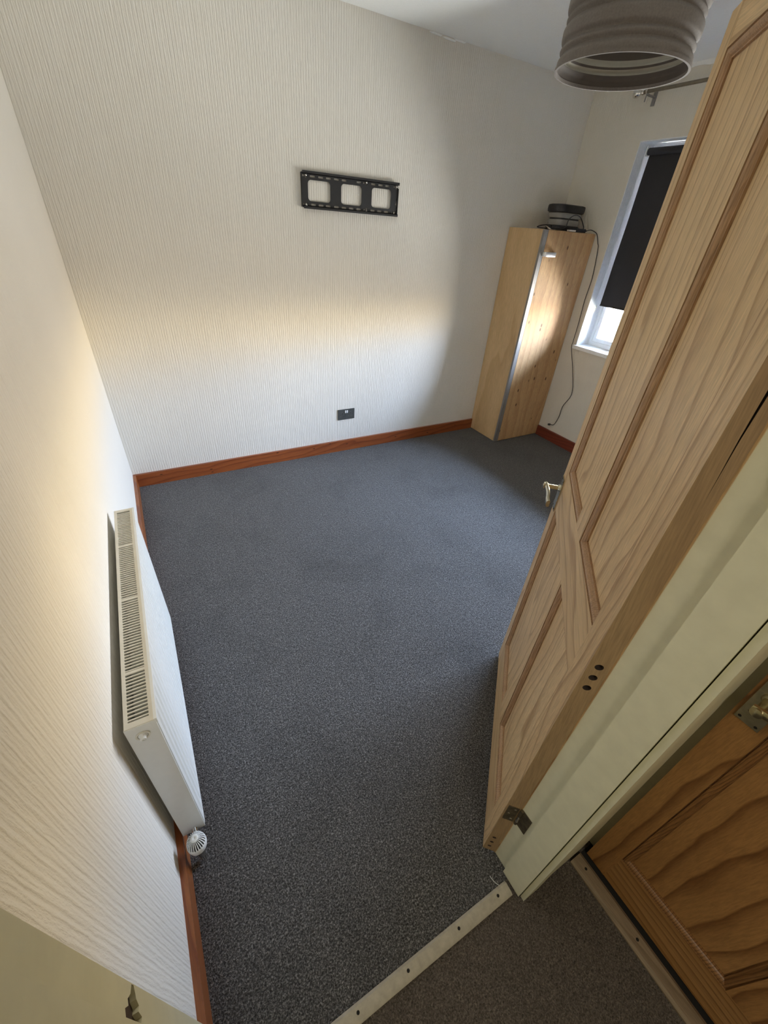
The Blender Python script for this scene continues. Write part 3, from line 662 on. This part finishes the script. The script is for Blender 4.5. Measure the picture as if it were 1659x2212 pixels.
# top grille: frame plus about eighty cross bars (too fine to pick apart)
bm = bmesh.new()
for d in ((RB, RB + .008, 0, LY, Z1 - .004, Z1), (RT - .0125, RT - .0045, 0, LY, Z1 - .004, Z1), (RB + .008, RT - .0125, 0, .014, Z1 - .004, Z1), (RB + .008, RT - .0125, LY - .014, LY, Z1 - .004, Z1)): box(bm, *d)
tg = obj('top_grille', bm, M_rad_cream, ra)
bm = bmesh.new(); pit = .0095; ns = int((LY - .030) / pit)
for i in range(ns):
    y_ = .016 + i * pit + .002; wd_ = .0030 if (i % 27) != 13 else .0075
    box(bm, RB + .007, RT - .012, y_, y_ + wd_, Z1 - .0035, Z1 - .0003)
o = obj('grille_bar', bm, M_rad_cream, tg); o['kind'] = 'stuff'
bm = bmesh.new(); P_ = []
for i in range(int((LY - .05) / .0125)):
    P_ += [(.025 + i * .0125, 0), (.025 + i * .0125 + .006, 1)]
x0, x1 = RB + .004, RT - .016
va = [bm.verts.new((x0 + .010 + (x1 - x0 - .012) * q, y_, Z0 + .03)) for y_, q in P_]; vb = [bm.verts.new((x0 + .010 + (x1 - x0 - .012) * q, y_, Z1 - .03)) for y_, q in P_]
for i in range(len(P_) - 1): bm.faces.new((va[i], va[i + 1], vb[i + 1], vb[i]))
obj('convector_fins', bm, M_rad, ra)
for y_ in (.12, LY - .12): mkbox('wall_hanger', (0.0005, RB, y_ - .012, y_ + .012, .20, .55), M_rad, ra)
# thermostatic valve at the near lower corner
va_ = empty('thermostatic_valve'); va_.parent = ra; va_.location = (.056, -.050, -.094)
bm = bmesh.new(); lathe(bm, [(.009, .10), (.0095, .150), (.012, .152), (.012, .178), (.0145, .180), (.0145, .196)], 20, Matrix(), True)
tube(bm, [(-.002, .0, .165), (-.002, .030, .176), (-.002, .054, .200)], .0085, 12)
obj('valve_body', bm, M_chrome, va_, True)
bm = bmesh.new(); prism(bm, [(.0175 * math.cos(i * PI / 3), .0175 * math.sin(i * PI / 3)) for i in range(6)], .186, .200); bev(bm, .001); obj('valve_nut', bm, M_chrome, va_, True)
bm = bmesh.new(); n = 48
pr_ = [(.019, .200), (.0245, .204), (.0262, .215), (.0262, .222)]
lathe(bm, pr_, n)
top = [(.0262, .222), (.0250, .232), (.0225, .243), (.0180, .252), (.0105, .258), (.0005, .2595)]
rings = [[(rr * math.cos(2 * PI * i / n), rr * math.sin(2 * PI * i / n), zz) for i in range(n)] for rr, zz in top]
for k in range(len(top) - 1):
    for i in range(n):
        if k in (1, 2, 3) and i % 2 == 0: continue         # open slots around the crown
        q = [bm.verts.new(rings[k][i]), bm.verts.new(rings[k][(i + 1) % n]), bm.verts.new(rings[k + 1][(i + 1) % n]), bm.verts.new(rings[k + 1][i])]; bm.faces.new(q)
bmesh.ops.remove_doubles(bm, verts=bm.verts, dist=1e-5)
o = obj('valve_head', bm, M_rad, va_, True); m_ = o.modifiers.new('s', 'SOLIDIFY'); m_.thickness = .0014; m_.offset = -1
bm = bmesh.new(); lathe(bm, [(.017, .204), (.017, .240), (.010, .246), (.0005, .247)], 24); obj('valve_core', bm, M_dark, va_, True)
# supply pipe at the far end
bm = bmesh.new(); tube(bm, [(.055, LY + .03, 0), (.055, LY + .03, .11)], .0075, 12); tube(bm, [(.055, LY + .03, .11), (.055, LY, .12)], .008, 12); obj('pipe', bm, M_chrome, ra, True)

# ------------------------------------------------------------------ pendant lamp shade
LX, LYY, LZ, LR, LH = 1.645, 1.080, 2.012, .181, .26
lp = tag(empty('pendant_lamp', (LX, LYY, 0)), 'taupe ribbed drum pendant lamp hanging from the ceiling', 'lamp')
FOLDS = ((.030, .0085, .0065), (.050, .0085, .0065), (.092, .0085, .0065), (.110, .0095, .0065), (.150, .0095, .0065), (.168, .0085, .0065), (.205, .008, .0065), (.222, .008, .0065))
def shade_r(z):
    u = (z - LZ)
    k = 0
    for c_, a, w2 in FOLDS:
        k -= a * math.exp(-((u - c_) / w2) ** 2)
    return LR + k
zs_ = [LZ + LH * i / 110 for i in range(111)]
bm = bmesh.new(); n = 96; rings = []
for side in (0, 1):
    for z_ in (zs_ if side == 0 else zs_[::-1]):
        rings.append([bm.verts.new(((shade_r(z_) - side * .0022) * math.cos(2 * PI * i / n), (shade_r(z_) - side * .0022) * math.sin(2 * PI * i / n), z_)) for i in range(n)])
rings.append(rings[0])
for k, (a, b) in enumerate(zip(rings, rings[1:])):
    for i in range(n):
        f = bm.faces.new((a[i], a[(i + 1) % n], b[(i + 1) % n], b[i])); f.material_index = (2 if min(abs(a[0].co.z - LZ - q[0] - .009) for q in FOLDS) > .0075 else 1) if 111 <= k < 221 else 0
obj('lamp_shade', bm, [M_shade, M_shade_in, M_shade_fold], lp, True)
bm = bmesh.new(); lathe(bm, [(LR - .004, LZ - .002), (LR + .0022, LZ - .002), (LR + .0022, LZ + .006), (LR - .004, LZ + .006), (LR - .004, LZ - .002)], 96); obj('rim', bm, M_shade, lp, True)
bm = bmesh.new()
for k in range(3):
    a = k * 2 * PI / 3 + .4; tube(bm, [(.022 * math.cos(a), .022 * math.sin(a), LZ + LH - .03), (LR * .985 * math.cos(a), LR * .985 * math.sin(a), LZ + LH - .008)], .0022, 6)
lathe(bm, [(.021, LZ + LH - .033), (.025, LZ + LH - .033), (.025, LZ + LH - .028), (.021, LZ + LH - .028), (.021, LZ + LH - .033)], 20); obj('shade_carrier', bm, M_white, lp)
bm = bmesh.new(); lathe(bm, [(.001, LZ + LH - .055), (.016, LZ + LH - .055), (.019, LZ + LH - .02), (.012, LZ + LH + .01), (.004, LZ + LH + .015)], 20); obj('lamp_holder', bm, M_white, lp, True)
bm = bmesh.new(); tube(bm, [(0, 0, LZ + LH), (0, 0, H - .02)], .0032, 8); obj('cord', bm, M_white, lp)
bm = bmesh.new(); lathe(bm, [(.004, H - .034), (.012, H - .030), (.038, H - .012), (.040, H - .0005), (.001, H - .0005)], 28); obj('ceiling_rose', bm, M_white, lp, True)

# stray thread on the carpet beside the threshold
bm = bmesh.new(); tube(bm, spline([(.800, .030, .003), (.803, .012, .004), (.812, -.003, .003)], 6), .0007, 5)
tag(obj('loose_thread', bm, M_white, None, True), 'loose pale thread on the grey carpet beside the door frame', 'thread')
